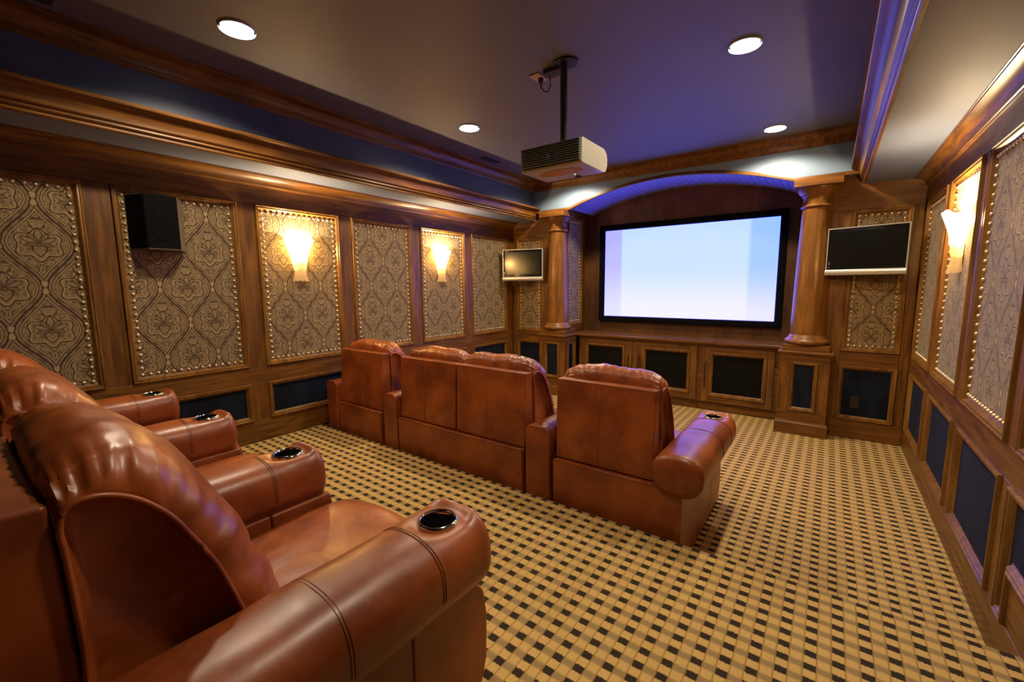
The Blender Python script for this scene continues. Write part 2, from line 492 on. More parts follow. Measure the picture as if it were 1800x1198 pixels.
wall_r = side_wall('wall_right', 'right wall of brown wood panelling with damask and navy panels', XR, -1)
wall_b = MB().box(XL - 0.2, XR + 0.2, YB - 0.15, YB, -0.05, 3.0).build('wall_back', 'wood_z')
struct(wall_b, 'brown wood wall behind the rear seats')

# ================================================================== far wall and alcove
wf = MB().box(XL - 0.1, XR + 0.1, YALC + 0.012, YALC + 0.15, -0.05, 3.0).build('wall_far', 'wood_x')
struct(wf, 'far wall of brown wood panelling around the screen alcove')
def fnf(a, b, h): return (a, YF - h, b)
for px0, px1, xa, xb in ((0.118, 0.549, AXR, XR), (2 * XM - 0.549, 2 * XM - 0.118, XL, AXL)):
    MB().box(xa, xb, YF + 0.027, YALC + 0.01, -0.05, 3.0).build('backing', 'wood_z', wf)
    board(wf, 'rail', 'wood_x', xa, xb, YF, YF + 0.027, ZT, 2.95)
    board(wf, 'rail', 'wood_x', px0, px1, YF, YF + 0.027, ZNT, ZB)
    board(wf, 'rail', 'wood_x', xa, xb, YF, YF + 0.027, 0.0, 0.184)
    board(wf, 'stile', 'wood_z', xa, px0, YF, YF + 0.027, 0.184, ZT)
    board(wf, 'stile', 'wood_z', px1, xb, YF, YF + 0.027, 0.184, ZT)
    wall_panel(wf, rect(px0, px1, ZB, ZT), fnf, 'damask')
    wall_panel(wf, rect(px0, px1, 0.184, ZNT), fnf, 'navy')
# alcove back boards: three tall boards, wood colour darkened to hold the alcove's shade
for i, (a, b) in enumerate(((AXL - 0.02, -2.05), (-2.05, -1.13), (-1.13, AXR + 0.02))):
    board(wf, 'back_board', 'shaded_wood', a, b, YALC - 0.01, YALC + 0.012, 0.84, 2.95, 0.002)
# alcove reveals
for xr, sg in ((AXL, 1), (AXR, -1)):
    def fnr(a, b, h, xr=xr, sg=sg): return (xr + sg * (h + 0.02), a, b)
    x0, x1 = sorted((xr, xr + sg * 0.02))
    board(wf, 'reveal_board', 'wood_z', x0, x1, YF, 5.33, 0.85, 2.95, 0.001)
    board(wf, 'reveal_board', 'wood_z', x0, x1, 5.742, YALC - 0.01, 0.85, 2.95, 0.001)
    board(wf, 'reveal_board', 'wood_y', x0, x1, 5.33, 5.742, 2.44, 2.95, 0.001)
    board(wf, 'reveal_board', 'wood_y', x0, x1, 5.33, 5.742, 0.85, 0.945, 0.001)
    wall_panel(wf, rect(5.33, 5.742, 0.945, 2.44), fnr, 'damask', nails=True)

# ================================================================== arch over the alcove
ARX0, ARX1, ARZ, ARTOP = -2.83, 2 * XM + 2.83, 2.492, 2.716
hc = (ARX1 - ARX0) / 2; sag = ARTOP - ARZ
ARR = (hc * hc + sag * sag) / (2 * sag); ARZC = ARTOP - ARR
def arch_pt(t, dr=0.0):                        # t in -1..1
    th = math.asin(hc / ARR) * t
    return (XM + (ARR + dr) * math.sin(th), ARZC + (ARR + dr) * math.cos(th))
NA = 40
curve = [arch_pt(-1 + 2 * i / NA) for i in range(NA + 1)]
# face, 5 cm thick
poly_low = [(XL, ARZ)] + curve + [(XR, ARZ)]
mb = MB()
top = [(x, 2.95) for x, _ in poly_low]
n = len(poly_low)
vs = [(x, YA, z) for x, z in poly_low] + [(x, YA, z) for x, z in top] + [(x, YA + 0.055, z) for x, z in poly_low] + [(x, YA + 0.055, z) for x, z in top]
fs = []
for i in range(n - 1):
    fs += [(i, i + 1, n + i + 1, n + i), (2 * n + i, 3 * n + i, 3 * n + i + 1, 2 * n + i + 1), (i, 2 * n + i, 2 * n + i + 1, i + 1)]
mb.add(vs, fs)
wa = mb.build('wall_arch', 'paint_blue')
struct(wa, 'blue painted wall with a shallow arch above the screen')
# planks lining the underside, front to back
NP = 36
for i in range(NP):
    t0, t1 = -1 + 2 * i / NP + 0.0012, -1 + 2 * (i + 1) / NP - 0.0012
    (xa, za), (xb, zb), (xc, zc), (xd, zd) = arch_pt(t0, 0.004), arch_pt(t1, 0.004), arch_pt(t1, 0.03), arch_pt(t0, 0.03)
    MB().prism([(xa, za), (xb, zb), (xc, zc), (xd, zd)], YA + 0.055, YALC - 0.012, lambda a, b, t: (a, t, b)).build('arch_plank', 'arch_blue_light', wa, bevel=0.002, seg=1)
# wood strip along the lower edge of the face, following the arch
def strip(parent, name, z0, z1, proj, mat='wood_x'):
    prof = [(z0, 0.0), (z0, -proj), (z0 + (z1 - z0) * 0.45, -proj), (z0 + (z1 - z0) * 0.6, -proj * 0.6), (z1, -proj * 0.45), (z1, 0.0)]
    path = [(FXL + 0.01, ARZ)] + curve + [(FXR - 0.01, ARZ)]
    L = []
    for x, z in path:
        L.append([(x, YA + d, z + h) for h, d in prof])
    return MB().loops(L).build(name, mat, parent, smooth=True, angle=35)
strip(wa, 'arch_trim', -0.004, 0.030, 0.022)

# ================================================================== ceiling, soffits
ce = MB().box(XL - 0.1, XR + 0.1, YB - 0.1, YA + 0.06, ZC, ZC + 0.1).build('ceiling', 'paint_ceiling')
struct(ce, 'grey painted tray ceiling')
for a, b in ((XL - 0.02, FXL), (FXR, XR + 0.02)):
    s = MB().box(a, b, YB, YF + 0.02, ZS, ZC).build('soffit', 'paint_grey', ce)
    s['label'] = 'grey painted soffit above the wall'
MB().box(FXL, FXL + 0.004, YB, YA, ZS + 0.02, ZC).build('fascia', 'paint_navy', ce)['label'] = 'navy painted band'
MB().box(FXR - 0.004, FXR, YB, YA, ZS + 0.02, ZC).build('fascia', 'paint_navy', ce)['label'] = 'navy painted band'
# upper crown: closed mitred loop round the tray
CROWN = [(0, 0.0), (0, -0.125), (0.010, -0.125), (0.014, -0.117), (0.020, -0.117), (0.022, -0.106), (0.030, -0.100)]
for k in range(1, 8):
    a = k / 8 * PI / 2
    CROWN.append((0.030 + 0.062 * (1 - math.cos(a)), -0.100 + 0.076 * math.sin(a)))
CROWN += [(0.094, -0.020), (0.102, -0.018), (0.104, -0.008), (0.112, -0.007), (0.113, 0.0)]
tr1 = frame_mb(rect(FXL, FXR, YB + 0.02, YA), CROWN, lambda a, b, h: (a, b, ZC + h)).build('trim_1', 'wood_y', None, smooth=True, angle=35)
struct(tr1, 'wooden crown moulding round the tray ceiling')
# lower cornice on the soffit edges (lip on top, beads below)
CORN = [(0.0, 0.008), (0.0, -0.004), (0.016, -0.004), (0.022, 0.002), (0.022, 0.012), (0.018, 0.016), (0.030, 0.020), (0.036, 0.028), (0.034, 0.036), (0.028, 0.040), (0.040, 0.046), (0.045, 0.052)]
for k in range(1, 8):
    a = k / 8 * PI / 2
    CORN.append((0.045 + 0.055 * (1 - math.cos(a)), 0.052 + 0.072 * math.sin(a)))
CORN += [(0.104, 0.126), (0.114, 0.130), (0.117, 0.140), (0.112, 0.150), (0.0, 0.152)]
for nm, x, sg, lb in (('trim_2', FXL, 1, 'left'), ('trim_3', FXR, -1, 'right')):
    o = MB().prism(CORN, YB, YA - 0.001, lambda a, b, t: (x + sg * a, t, ZS + b)).build(nm, 'wood_y', None, smooth=True, angle=35)
    struct(o, 'wooden cornice along the %s soffit edge' % lb)
# cove crown between wall and soffit
WCR = [(0, 0.0), (0, -0.086), (0.010, -0.086), (0.012, -0.078), (0.018, -0.076)]
for k in range(1, 8):
    a = k / 8 * PI / 2
    WCR.append((0.018 + 0.058 * (1 - math.cos(a)), -0.076 + 0.060 * math.sin(a)))
WCR += [(0.080, -0.013), (0.086, -0.012), (0.088, -0.005), (0.094, -0.004), (0.095, 0.0)]
for nm, x, sg, lb in (('trim_4', XL, 1, 'left'), ('trim_5', XR, -1, 'right')):
    o = MB().prism(WCR, YB, YF, lambda a, b, t: (x + sg * a, t, ZS + b)).build(nm, 'wood_y', None, smooth=True, angle=35)
    struct(o, 'wooden crown moulding on top of the %s wall' % lb)

# ================================================================== columns
def column(cx, label):
    cy = 5.215
    t = empty('column', (cx, cy, 0))
    tag(t, label, 'column', 'columns beside the screen')
    yb = YF - cy                                       # back of the plinth at the wall
    hw, yf = 0.205, 5.055 - cy
    # plinth: base, carcass with inset panels, cap, block
    p = MB().box(-hw - 0.017, hw + 0.017, yf - 0.017, 0.17, 0.0, 0.105).build('plinth_base', 'wood_x', t, bevel=0.004)
    mb = MB()
    prof = [(0.105, 0.017), (0.115, 0.017), (0.122, 0.010), (0.133, 0.008), (0.136, 0.0)]
    L = [[(-hw - d, yf - d, z), (hw + d, yf - d, z), (hw + d, 0.17, z), (-hw - d, 0.17, z)] for z, d in prof]
    mb.loops(L).build('base_molding', 'wood_x', p, bevel=0.001, seg=1)
    body = MB().box(-hw + 0.03, hw - 0.03, yf + 0.03, 0.16, 0.13, 0.80).build('plinth', 'wood_z', t)
    def ff(a, b, h): return (a, yf - h, b)
    board(body, 'rail', 'wood_x', -hw, hw, yf, yf + 0.03, 0.136, 0.243)
    board(body, 'rail', 'wood_x', -hw, hw, yf, yf + 0.03, 0.735, 0.81)
    board(body, 'stile', 'wood_z', -hw, -0.113, yf, yf + 0.03, 0.243, 0.735)
    board(body, 'stile', 'wood_z', 0.113, hw, yf, yf + 0.03, 0.243, 0.735)
    def mk(fn, a0, a1):
        poly = rect(a0, a1, 0.243, 0.735)
        inner = offset_poly(poly, 0.034)
        q = MB().prism(inner, -0.028, -0.012, lambda a, b, s: fn(a, b, s)).build('inset_panel', 'navy_velvet', body)
        q['label'] = 'navy velvet inset'
        frame_mb(poly, [(d * 0.85, h) for d, h in MOULD], fn).build('inset_molding', 'molding_wood', body, smooth=True, angle=40)
    mk(ff, -0.113, 0.113)
    sg = 1 if cx < XM else -1
    def fs_(a, b, h): return (sg * (hw + h), a, b)
    x0, x1 = sorted((sg * hw, sg * (hw - 0.03)))
    board(body, 'rail', 'wood_y', x0, x1, yf + 0.03, 0.17, 0.136, 0.243)
    board(body, 'rail', 'wood_y', x0, x1, yf + 0.03, 0.17, 0.735, 0.81)
    board(body, 'stile', 'wood_z', x0, x1, yf + 0.03, yf + 0.075, 0.243, 0.735)
    board(body, 'stile', 'wood_z', x0, x1, 0.115, 0.17, 0.243, 0.735)
    mk(fs_, yf + 0.075, 0.115)
    x0, x1 = sorted((-sg * hw, -sg * (hw - 0.03)))
    board(body, 'side_board', 'wood_z', x0, x1, yf + 0.03, 0.02, 0.136, 0.81)
    c = MB()
    prof = [(0.80, 0.002), (0.806, 0.008), (0.816, 0.020), (0.826, 0.024), (0.838, 0.024), (0.842, 0.018)]
    c.loops([[(-hw - d, yf - d, z), (hw + d, yf - d, z), (hw + d, 0.175, z), (-hw - d, 0.175, z)] for z, d in prof]).build('plinth_cap', 'wood_x', t, bevel=0.001, seg=1)
    MB().box(-hw + 0.012, hw - 0.012, yf + 0.012, 0.17, 0.84, 0.905).build('column_block', 'wood_x', t, bevel=0.003)
    base = [(0.165, 0.905), (0.183, 0.909), (0.193, 0.922), (0.195, 0.936), (0.186, 0.952), (0.172, 0.960), (0.166, 0.964), (0.166, 0.974), (0.158, 0.980), (0.150, 0.996), (0.148, 1.0)]
    MB().lathe(base, n=48).build('column_base', 'column_wood', t, smooth=True)
    sh = []
    for k in range(15):
        u = k / 14; r = 0.148 - 0.030 * u ** 1.6
        sh.append((r, 0.998 + u * (2.225 - 0.998)))
    MB().lathe(sh, n=48).build('column_shaft', 'column_wood', t, smooth=True, angle=60)
    cap = [(0.118, 2.222), (0.129, 2.226), (0.135, 2.236), (0.129, 2.246), (0.120, 2.250), (0.118, 2.262), (0.119, 2.325), (0.126, 2.334), (0.134, 2.336), (0.134, 2.346), (0.142, 2.352), (0.160, 2.372), (0.172, 2.396), (0.174, 2.408), (0.168, 2.412)]
    MB().lathe(cap, n=48).build('capital', 'column_wood', t, smooth=True, angle=50)
    MB().box(-0.19, 0.19, -0.19 + 0.0, 0.12, 2.410, 2.488).build('abacus', 'wood_x', t, bevel=0.004)
    return t
column(-3.042, 'fat round wooden column on a plinth, left of the big screen')
column(2 * XM + 3.042 - 0.012, 'fat round wooden column on a plinth, right of the big screen')

# ================================================================== media cabinet
CY = 5.43
def cabinet(label, x0, x1, doors):
    t = empty('media_cabinet', ((x0 + x1) / 2, CY, 0))
    tag(t, label, 'cabinet', 'media cabinets under the screen')
    ox = (x0 + x1) / 2
    def bx(nm, mat, a, b, c, d, e, f, par=t, bev=0.002): return MB().box(a - ox, b - ox, c - CY, d - CY, e, f).build(nm, mat, par, bevel=bev, seg=1)
    body = bx('carcass', 'wood_x', x0, x1, CY + 0.022, YALC - 0.02, 0.10, 0.812)
    bx('toe_kick', 'wood_x', x0, x1, CY + 0.05, YALC - 0.03, 0.0, 0.11)
    bx('top_rail', 'wood_x', x0, x1, CY, CY + 0.022, 0.775, 0.812)
    for (d0, d1, m0, m1, hx) in doors:
        door = bx('door', 'wood_z', d0, d0 + 0.001 + (m0 - d0), CY - 0.004, CY + 0.02, 0.115, 0.770)
        bx('door_stile', 'wood_z', m1, d1, CY - 0.004, CY + 0.02, 0.115, 0.770, door)
        bx('door_rail', 'wood_x', m0, m1, CY - 0.004, CY + 0.02, 0.715, 0.770, door)
        bx('door_rail', 'wood_x', m0, m1, CY - 0.004, CY + 0.02, 0.115, 0.187, door)
        def fd(a, b, h): return (a - ox, -0.004 - h, b)
        poly = rect(m0, m1, 0.187, 0.715)
        frame_mb(poly, MOULD, fd).build('door_molding', 'molding_wood', door, smooth=True, angle=40)
        q = MB().prism(offset_poly(poly, 0.036), -0.026, -0.014, fd).build('door_panel', 'grille_cloth', door)
        q['label'] = 'black grille cloth panel'
        pts = [(hx - ox, -0.006, 0.292), (hx - ox, -0.026, 0.296), (hx - ox, -0.030, 0.31)] + [(hx - ox, -0.034, z) for z in (0.36, 0.445, 0.53)] + [(hx - ox, -0.030, 0.58), (hx - ox, -0.026, 0.592), (hx - ox, -0.006, 0.596)]
        MB().tube(pts, 0.0065, 8).build('handle', 'bronze', door, smooth=True)
    return t
cabinet('wooden media cabinet with two black cloth doors under the screen', -2.83, -1.222, [(-2.80, -2.046, -2.712, -2.14, -2.085), (-2.038, -1.238, -1.903, -1.312, -1.946)])
cabinet('wooden media cabinet with one black cloth door beside the right column', -1.220, -0.380, [(-1.178, -0.436, -1.098, -0.506, -1.137)])
lg = MB().prism([(5.383, 0.812), (5.383, 0.836), (5.389, 0.842), (YALC - 0.012, 0.842), (YALC - 0.012, 0.816), (5.402, 0.816), (5.398, 0.812)], AXL + 0.022, AXR - 0.022, lambda a, b, t: (t, a, b)).build('cabinet_top', 'ledge_wood', None)
tag(lg, 'long polished wooden ledge running below the big screen', 'ledge')

# ================================================================== projection screen
SX0, SX1, SZ0, SZ1, SY = -2.616, -0.503, 1.070, 2.259, 5.815
ps = empty('projection_screen', ((SX0 + SX1) / 2, SY, SZ0))
tag(ps, 'large glowing projection screen in a wide black frame', 'screen')
def loc(ps): return ps.location
def fps(a, b, h): return (a - ps.location.x, -h, b - SZ0)
o = MB().prism(rect(SX0 - 0.01, SX1 + 0.01, SZ0 - 0.01, SZ1 + 0.01), -0.012, 0.0, fps)
o = o.build('screen_surface', 'projected_image', ps, uvf=lambda co: ((co.x + ps.location.x - SX0) / (SX1 - SX0), (co.z) / (SZ1 - SZ0)))
o['label'] = 'pale blue projected picture'
frame_mb(rect(SX0 - 0.075, SX1 + 0.075, SZ0 - 0.075, SZ1 + 0.075), [(0, -0.02), (0, 0.03), (0.006, 0.036), (0.060, 0.030), (0.075, 0.006), (0.075, -0.012), (0.05, -0.02)], fps).build('screen_frame', 'black_velvet', ps, smooth=True, angle=30)

# ================================================================== televisions
def television(label, p0, p1):
    a, b = Vector(p0), Vector(p1); c = (a + b) / 2; W = 0.585
    ang = math.atan2(b.y - a.y, b.x - a.x)
    t = empty('television', (c.x, c.y, 1.575), ang)
    tag(t, label, 'television', 'wall mounted televisions')
    hw = W / 2
    MB().box(-hw + 0.004, hw - 0.004, 0.004, 0.055, 0.05, 0.425).build('housing', 'black_plastic', t, bevel=0.008)
    def fn(x, z, h): return (x, -h, z)
    frame_mb(rect(-hw, hw, 0.045, 0.432), [(0, -0.03), (0, 0.006), (0.003, 0.009), (0.008, 0.009), (0.010, 0.004), (0.010, -0.03)], fn).build('bezel', 'silver', t, smooth=True, angle=40)
    MB().prism(rect(-hw + 0.009, hw - 0.009, 0.054, 0.423), -0.02, 0.004, fn).build('black_surround', 'black_gloss', t, bevel=0.001, seg=1)
    MB().prism(rect(-hw + 0.052, hw - 0.030, 0.088, 0.396), 0.0035, 0.0052, fn).build('display', 'screen_glass', t)
    bar = [(0.0, 0.05), (-0.014, 0.05), (-0.020, 0.040), (-0.021, 0.024), (-0.016, 0.008), (-0.006, 0.0), (0.035, 0.0), (0.04, 0.05)]
    MB().prism(bar, -hw, hw, lambda y, z, x: (x, y, z)).build('speaker_bar', 'silver', t, smooth=True, angle=40)
    for z in (0.072, 0.100, 0.116):
        MB().box(-hw + 0.020, -hw + 0.032, -0.0065, -0.003, z, z + 0.005).build('button', 'silver', t)
    # bracket back to the wall
    d = (YF - c.y)
    m = MB().box(-0.06, 0.06, 0.055, 0.075, 0.16, 0.30)
    m.tube([(0, 0.06, 0.23), (d * math.sin(ang), d * math.cos(ang) - 0.004, 0.23)], 0.018, 10).build('wall_bracket', 'black_plastic', t)
    return t
television('slim silver edged television left of the left column', (-3.764, 4.886), (-3.168, 5.051))
television('slim silver edged television right of the right column', (-0.041, 5.096), (0.499, 4.931))

# ================================================================== sconces
def shade_r(u):                                # half width over height 0..1
    k = [(0.0, 0.070), (0.05, 0.064), (0.14, 0.054), (0.28, 0.050), (0.30, 0.056), (0.42, 0.060), (0.62, 0.070), (0.82, 0.092), (1.0, 0.118)]
    for (a, ra), (b, rb) in zip(k, k[1:]):
        if u <= b: return ra + (rb - ra) * (u - a) / (b - a)
    return k[-1][1]
def sconce(label, y, wall, lit=True):
    x, sg = (XL - 0.010, 1) if wall == 'left' else (XR + 0.010, -1)
    t = empty('wall_sconce', (x, y, 1.562))
    tag(t, label, 'wall lamp', 'alabaster wall sconces')
    Hh = 0.36; nz, na = 30, 26; ths = [PI * k / na for k in range(na + 1)]
    outer, inner = [], []
    for j in range(nz + 1):
        u = j / nz; r = shade_r(u)
        ro, ri = [], []
        for k, th in enumerate(ths):
            fl = 1 + 0.030 * math.cos(th * 10) * (0.25 + u)
            sq = 1.0 / max(abs(math.cos(th)), abs(math.sin(th))) ** (0.45 * u)
            zz = u * Hh + (0.014 * math.cos(th * 6) if j == nz else 0) + (0.006 * math.cos(th * 12) if j == 0 else 0)
            ro.append((sg * (r * fl * sq * math.sin(th) * 0.86 + 0.004), r * fl * sq * math.cos(th), zz))
            ri.append((sg * ((r - 0.006) * fl * sq * math.sin(th) * 0.86 + 0.004), (r - 0.006) * fl * sq * math.cos(th), zz))
        outer.append(ro); inner.append(ri)
    L = outer + inner[::-1]
    n = na + 1
    vs = [p for l in L for p in l]; fs = []
    for j in range(len(L) - 1):
        for i in range(n - 1): fs.append((j * n + i, j * n + i + 1, (j + 1) * n + i + 1, (j + 1) * n + i))
    MB().add(vs, fs).build('glass_shade', 'alabaster_glass', t, smooth=True, recalc=False)
    MB().box(min(0, sg * 0.012), max(0, sg * 0.012), -0.042, 0.042, 0.05, 0.30).build('back_plate', 'brass', t, bevel=0.004)
    MB().lathe([(0.005, 0.17), (0.016, 0.172), (0.016, 0.21), (0.020, 0.22), (0.020, 0.265), (0.010, 0.285), (0.002, 0.288)], (sg * 0.048, 0, 0), 16).build('bulb', 'bulb', t, smooth=True)
    li = bpy.data.lights.new('sconce_light', 'POINT'); li.energy = SCONCE_W; li.color = WARM; li.shadow_soft_size = 0.022
    lo = bpy.data.objects.new('sconce_light', li); COL.objects.link(lo); lo.parent = t; lo.location = (sg * 0.060, 0, 0.310)
    return t
sconce('glowing alabaster sconce on the left wall, the larger one nearer the speaker', 2.01, 'left')
sconce('glowing alabaster sconce on the left wall, the one nearer the screen', 3.745, 'left')
sconce('glowing alabaster sconce on the right wall beside the television', 3.77, 'right')

# ================================================================== ceiling cans
def can(label, x, y, k=1.0):
    t = empty('ceiling_light', (x, y, ZC - 0.02))
    tag(t, label, 'ceiling light', 'recessed ceiling lights')
    MB().lathe([(0.088, 0.008), (0.090, 0.012), (0.088, 0.02), (0.076, 0.02), (0.076, 0.010), (0.080, 0.008)], n=40, cap=False).build('trim_ring', 'white_metal', t, smooth=True, recalc=True, angle=40)
    MB().lathe([(0.079, 0.018), (0.077, 0.008), (0.050, 0.003), (0.02, 0.001), (0.002, 0.0005)], n=32).build('lens', 'can_lens', t, smooth=True, angle=60)
    li = bpy.data.lights.new('can_light', 'SPOT'); li.energy = CAN_W * k; li.color = CANCOL
    li.spot_size = math.radians(150); li.spot_blend = 0.35; li.shadow_soft_size = 0.06
    lo = bpy.data.objects.new('can_light', li); COL.objects.link(lo); lo.parent = t; lo.location = (0, 0, -0.01)
    return t
for x, y, lb in ((-2.705, 1.17, 'large round ceiling light nearest the left rear seats'),
                 (-0.505, 3.035, 'bright round ceiling light right of the projector, nearer the camera'),
                 (-2.69, 3.04, 'round ceiling light left of the projector near the left crown'),
                 (-0.503, 4.745, 'small round ceiling light above the right column'),
                 (-2.69, 4.745, 'round ceiling light near the far left corner hidden behind the projector'),
                 (-0.505, 1.17, 'round ceiling light above the aisle beside the camera')):
    can(lb, x, y, 0.8 if 'camera' in lb and y < 2 else 1.0)   # the one over the aisle is dimmer

# ================================================================== vents
def vent(label, x, y, lx, ly):
    t = empty('ceiling_vent', (x, y, ZC))
    tag(t, label, 'vent', 'ceiling vents')
    def fn(a, b, h): return (a, b, -h)
    frame_mb(rect(-lx / 2, lx / 2, -ly / 2, ly / 2), [(0, 0.0), (0, 0.004), (0.004, 0.007), (0.018, 0.007), (0.020, 0.0)], fn).build('vent_frame', 'paint_ceiling', t)
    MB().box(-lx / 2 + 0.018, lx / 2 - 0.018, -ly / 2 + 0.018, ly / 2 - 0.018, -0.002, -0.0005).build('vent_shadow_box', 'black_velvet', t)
    k = int((lx - 0.04) / 0.014)
    for i in range(k):
        xx = -lx / 2 + 0.022 + i * 0.014
        MB().add([(xx, -ly / 2 + 0.018, -0.002), (xx + 0.008, -ly / 2 + 0.018, -0.007), (xx + 0.009, -ly / 2 + 0.018, -0.006), (xx + 0.001, -ly / 2 + 0.018, -0.001),
                  (xx, ly / 2 - 0.018, -0.002), (xx + 0.008, ly / 2 - 0.018, -0.007), (xx + 0.009, ly / 2 - 0.018, -0.006), (xx + 0.001, ly / 2 - 0.018, -0.001)],
                 [(0, 1, 2, 3), (7, 6, 5, 4), (0, 4, 5, 1), (1, 5, 6, 2), (2, 6, 7, 3), (3, 7, 4, 0)]).build('slat', 'paint_ceiling', t)
vent('small slatted ceiling vent beside the left crown near the far corner', -3.175, 3.92, 0.16, 0.30)
vent('slatted ceiling vent at the top left corner of the picture', -3.18, 0.40, 0.16, 0.30)

# ================================================================== projector
def projector():
    cx, cy, z0 = -1.413, 2.50, 2.205
    t = empty('projector', (cx, cy, z0))
    tag(t, 'ceiling hung grey projector on a black pole', 'projector')
    hx, y0, y1, h = 0.212, -0.19, 0.175, 0.145
    # shell: side view rounded towards the front
    side = [(y0 + 0.012, 0.012), (y0 + 0.02, 0.0), (y1 - 0.06, 0.0), (y1 - 0.02, 0.010), (y1, 0.045), (y1 + 0.002, 0.09), (y1 - 0.012, 0.125), (y1 - 0.05, h), (y0 + 0.02, h), (y0 + 0.012, h - 0.012)]
    MB().prism(side, -hx, hx, lambda y, z, x: (x, y, z)).build('shell', 'projector_shell', t, bevel=0.010, seg=3)
    # louvred rear
    back = MB().box(-hx + 0.006, hx - 0.006, y0 + 0.004, y0 + 0.016, 0.010, h - 0.006).build('rear_panel', 'projector_louvre', t, bevel=0.004)
    for i in range(9):
        z = 0.018 + i * 0.0135
        MB().prism([(y0 + 0.004, z), (y0 - 0.007, z + 0.001), (y0 - 0.009, z + 0.006), (y0 + 0.004, z + 0.010)], -hx + 0.010, hx - 0.010, lambda y, zz, x: (x, y, zz)).build('louvre', 'projector_louvre', back)
    MB().box(-0.012, 0.012, y0 - 0.011, y0, 0.048, 0.080).build('socket', 'black_plastic', back)
    # copper coloured oval under the body
    pts = [(0.155 * math.cos(2 * PI * k / 40), -0.055 + 0.062 * math.sin(2 * PI * k / 40)) for k in range(40)]
    MB().prism(pts, -0.003, 0.006, lambda a, b, s: (a, b, s)).build('oval_cover', 'copper_patch', t)
    MB().lathe([(0.003, 0), (0.003, -0.002), (0.0005, -0.003)], (0.05, 0.045, 0.0), 10).build('status_light', 'led_green', t)
    MB().lathe([(0.02, 0.0), (0.02, -0.008), (0.012, -0.011)], (0.045, 0.10, 0.0), 14).build('foot', 'black_plastic', t)
    # lens at the front
    m = MB()
    m.loops([[(0.0 + r * math.cos(2 * PI * k / 24), yy, 0.075 + r * math.sin(2 * PI * k / 24)) for k in range(24)] for r, yy in ((0.05, y1 - 0.03), (0.05, y1 + 0.012), (0.042, y1 + 0.014), (0.036, y1))]).build('lens', 'black_gloss', t, smooth=True, angle=40)
    px, py = -1.452 - cx, 2.55 - cy
    MB().lathe([(0.022, h - 0.004), (0.022, h + 0.03), (0.0225, h + 0.031), (0.0235, ZC - z0 - 0.01)], (px, py, 0), 20).build('pole', 'pole_metal', t, smooth=True, angle=40)
    pl = [(px + 0.085 * math.cos(2 * PI * k / 28) * (1.0), py + 0.018 + 0.075 * math.sin(2 * PI * k / 28)) for k in range(28)]
    MB().prism(pl, ZC - z0 - 0.014, ZC - z0, lambda a, b, s: (a, b, s)).build('ceiling_plate', 'pole_metal', t, bevel=0.004)
    MB().box(-1.615 - cx, -1.50 - cx, 2.560 - cy, 2.650 - cy, ZC - z0 - 0.030, ZC - z0).build('junction_box', 'black_plastic', t, bevel=0.003)
projector()
ot = empty('ceiling_outlet', (-1.697, 2.635, ZC))
tag(ot, 'tan outlet plate with a black plug on the ceiling beside the projector mount', 'outlet')
MB().box(-0.038, 0.038, -0.060, 0.060, -0.008, 0.0).build('cover_plate', 'outlet_tan', ot, bevel=0.003)
MB().lathe([(0.018, -0.008), (0.018, -0.030), (0.009, -0.046), (0.005, -0.048)], (0.012, 0.01, 0), 14).build('plug', 'black_plastic', ot, smooth=True, angle=50)
MB().tube([(0.012, 0.01, -0.045), (0.016, 0.012, -0.07), (0.035, 0.02, -0.095), (0.065, 0.02, -0.10), (0.088, 0.01, -0.075), (0.098, -0.01, -0.028)], 0.0055, 8).build('cable', 'black_plastic', ot, smooth=True)

# ================================================================== wall loudspeaker
sp = empty('wall_speaker', (XL - 0.012, 1.02, 1.765))
tag(sp, 'black surround loudspeaker hung on the left wall panel', 'speaker')
D = 0.160
plan = [(0.0, -0.158), (0.0, 0.158), (D, 0.080), (D, -0.100)]
MB().prism(plan, 0.0, 0.362, lambda a, b, s: (a, b, s)).build('cabinet', 'speaker_side', sp, bevel=0.003)
MB().box(D - 0.002, D + 0.004, -0.1005, 0.0795, 0.006, 0.361).build('front_grille', 'grille_cloth', sp, bevel=0.002, seg=1)
sl = Vector((D, 0.058, 0)).normalized()
MB().add([(0.004, -0.1600, 0.008), (D - 0.004, -0.1042, 0.008), (D - 0.004, -0.1042, 0.354), (0.004, -0.1600, 0.354), (0.006, -0.154, 0.008), (D - 0.002, -0.098, 0.008), (D - 0.002, -0.098, 0.354), (0.006, -0.154, 0.354)],
         [(0, 1, 2, 3), (7, 6, 5, 4), (0, 4, 5, 1), (1, 5, 6, 2), (2, 6, 7, 3), (3, 7, 4, 0)]).build('side_grille', 'grille_cloth', sp)
for z in (0.11, 0.265):
    L = [[(D + 0.004 + xx, -0.010 + r * math.cos(2 * PI * k / 28), z + r * math.sin(2 * PI * k / 28)) for k in range(28)] for r, xx in ((0.052, 0.0), (0.052, 0.003), (0.044, 0.003), (0.042, 0.0008), (0.012, 0.0008))]
    MB().loops(L).build('driver_ring', 'grille_cloth', sp, smooth=True, angle=40)
MB().box(D - 0.004, D + 0.005, -0.100, 0.080, 0.0, 0.008).build('metal_strip', 'chrome', sp)

wo = empty('wall_outlet', (0.262, YF + 0.012, 0.30))
tag(wo, 'dark brown outlet plate on the navy panel right of the right column', 'outlet')
MB().box(-0.036, 0.036, -0.007, 0.0, 0.0, 0.116).build('cover_plate', 'outlet_brown', wo, bevel=0.003)
for zz in (0.022, 0.066): MB().box(-0.017, 0.017, -0.009, -0.006, zz, zz + 0.028).build('socket', 'black_plastic', wo, bevel=0.003)

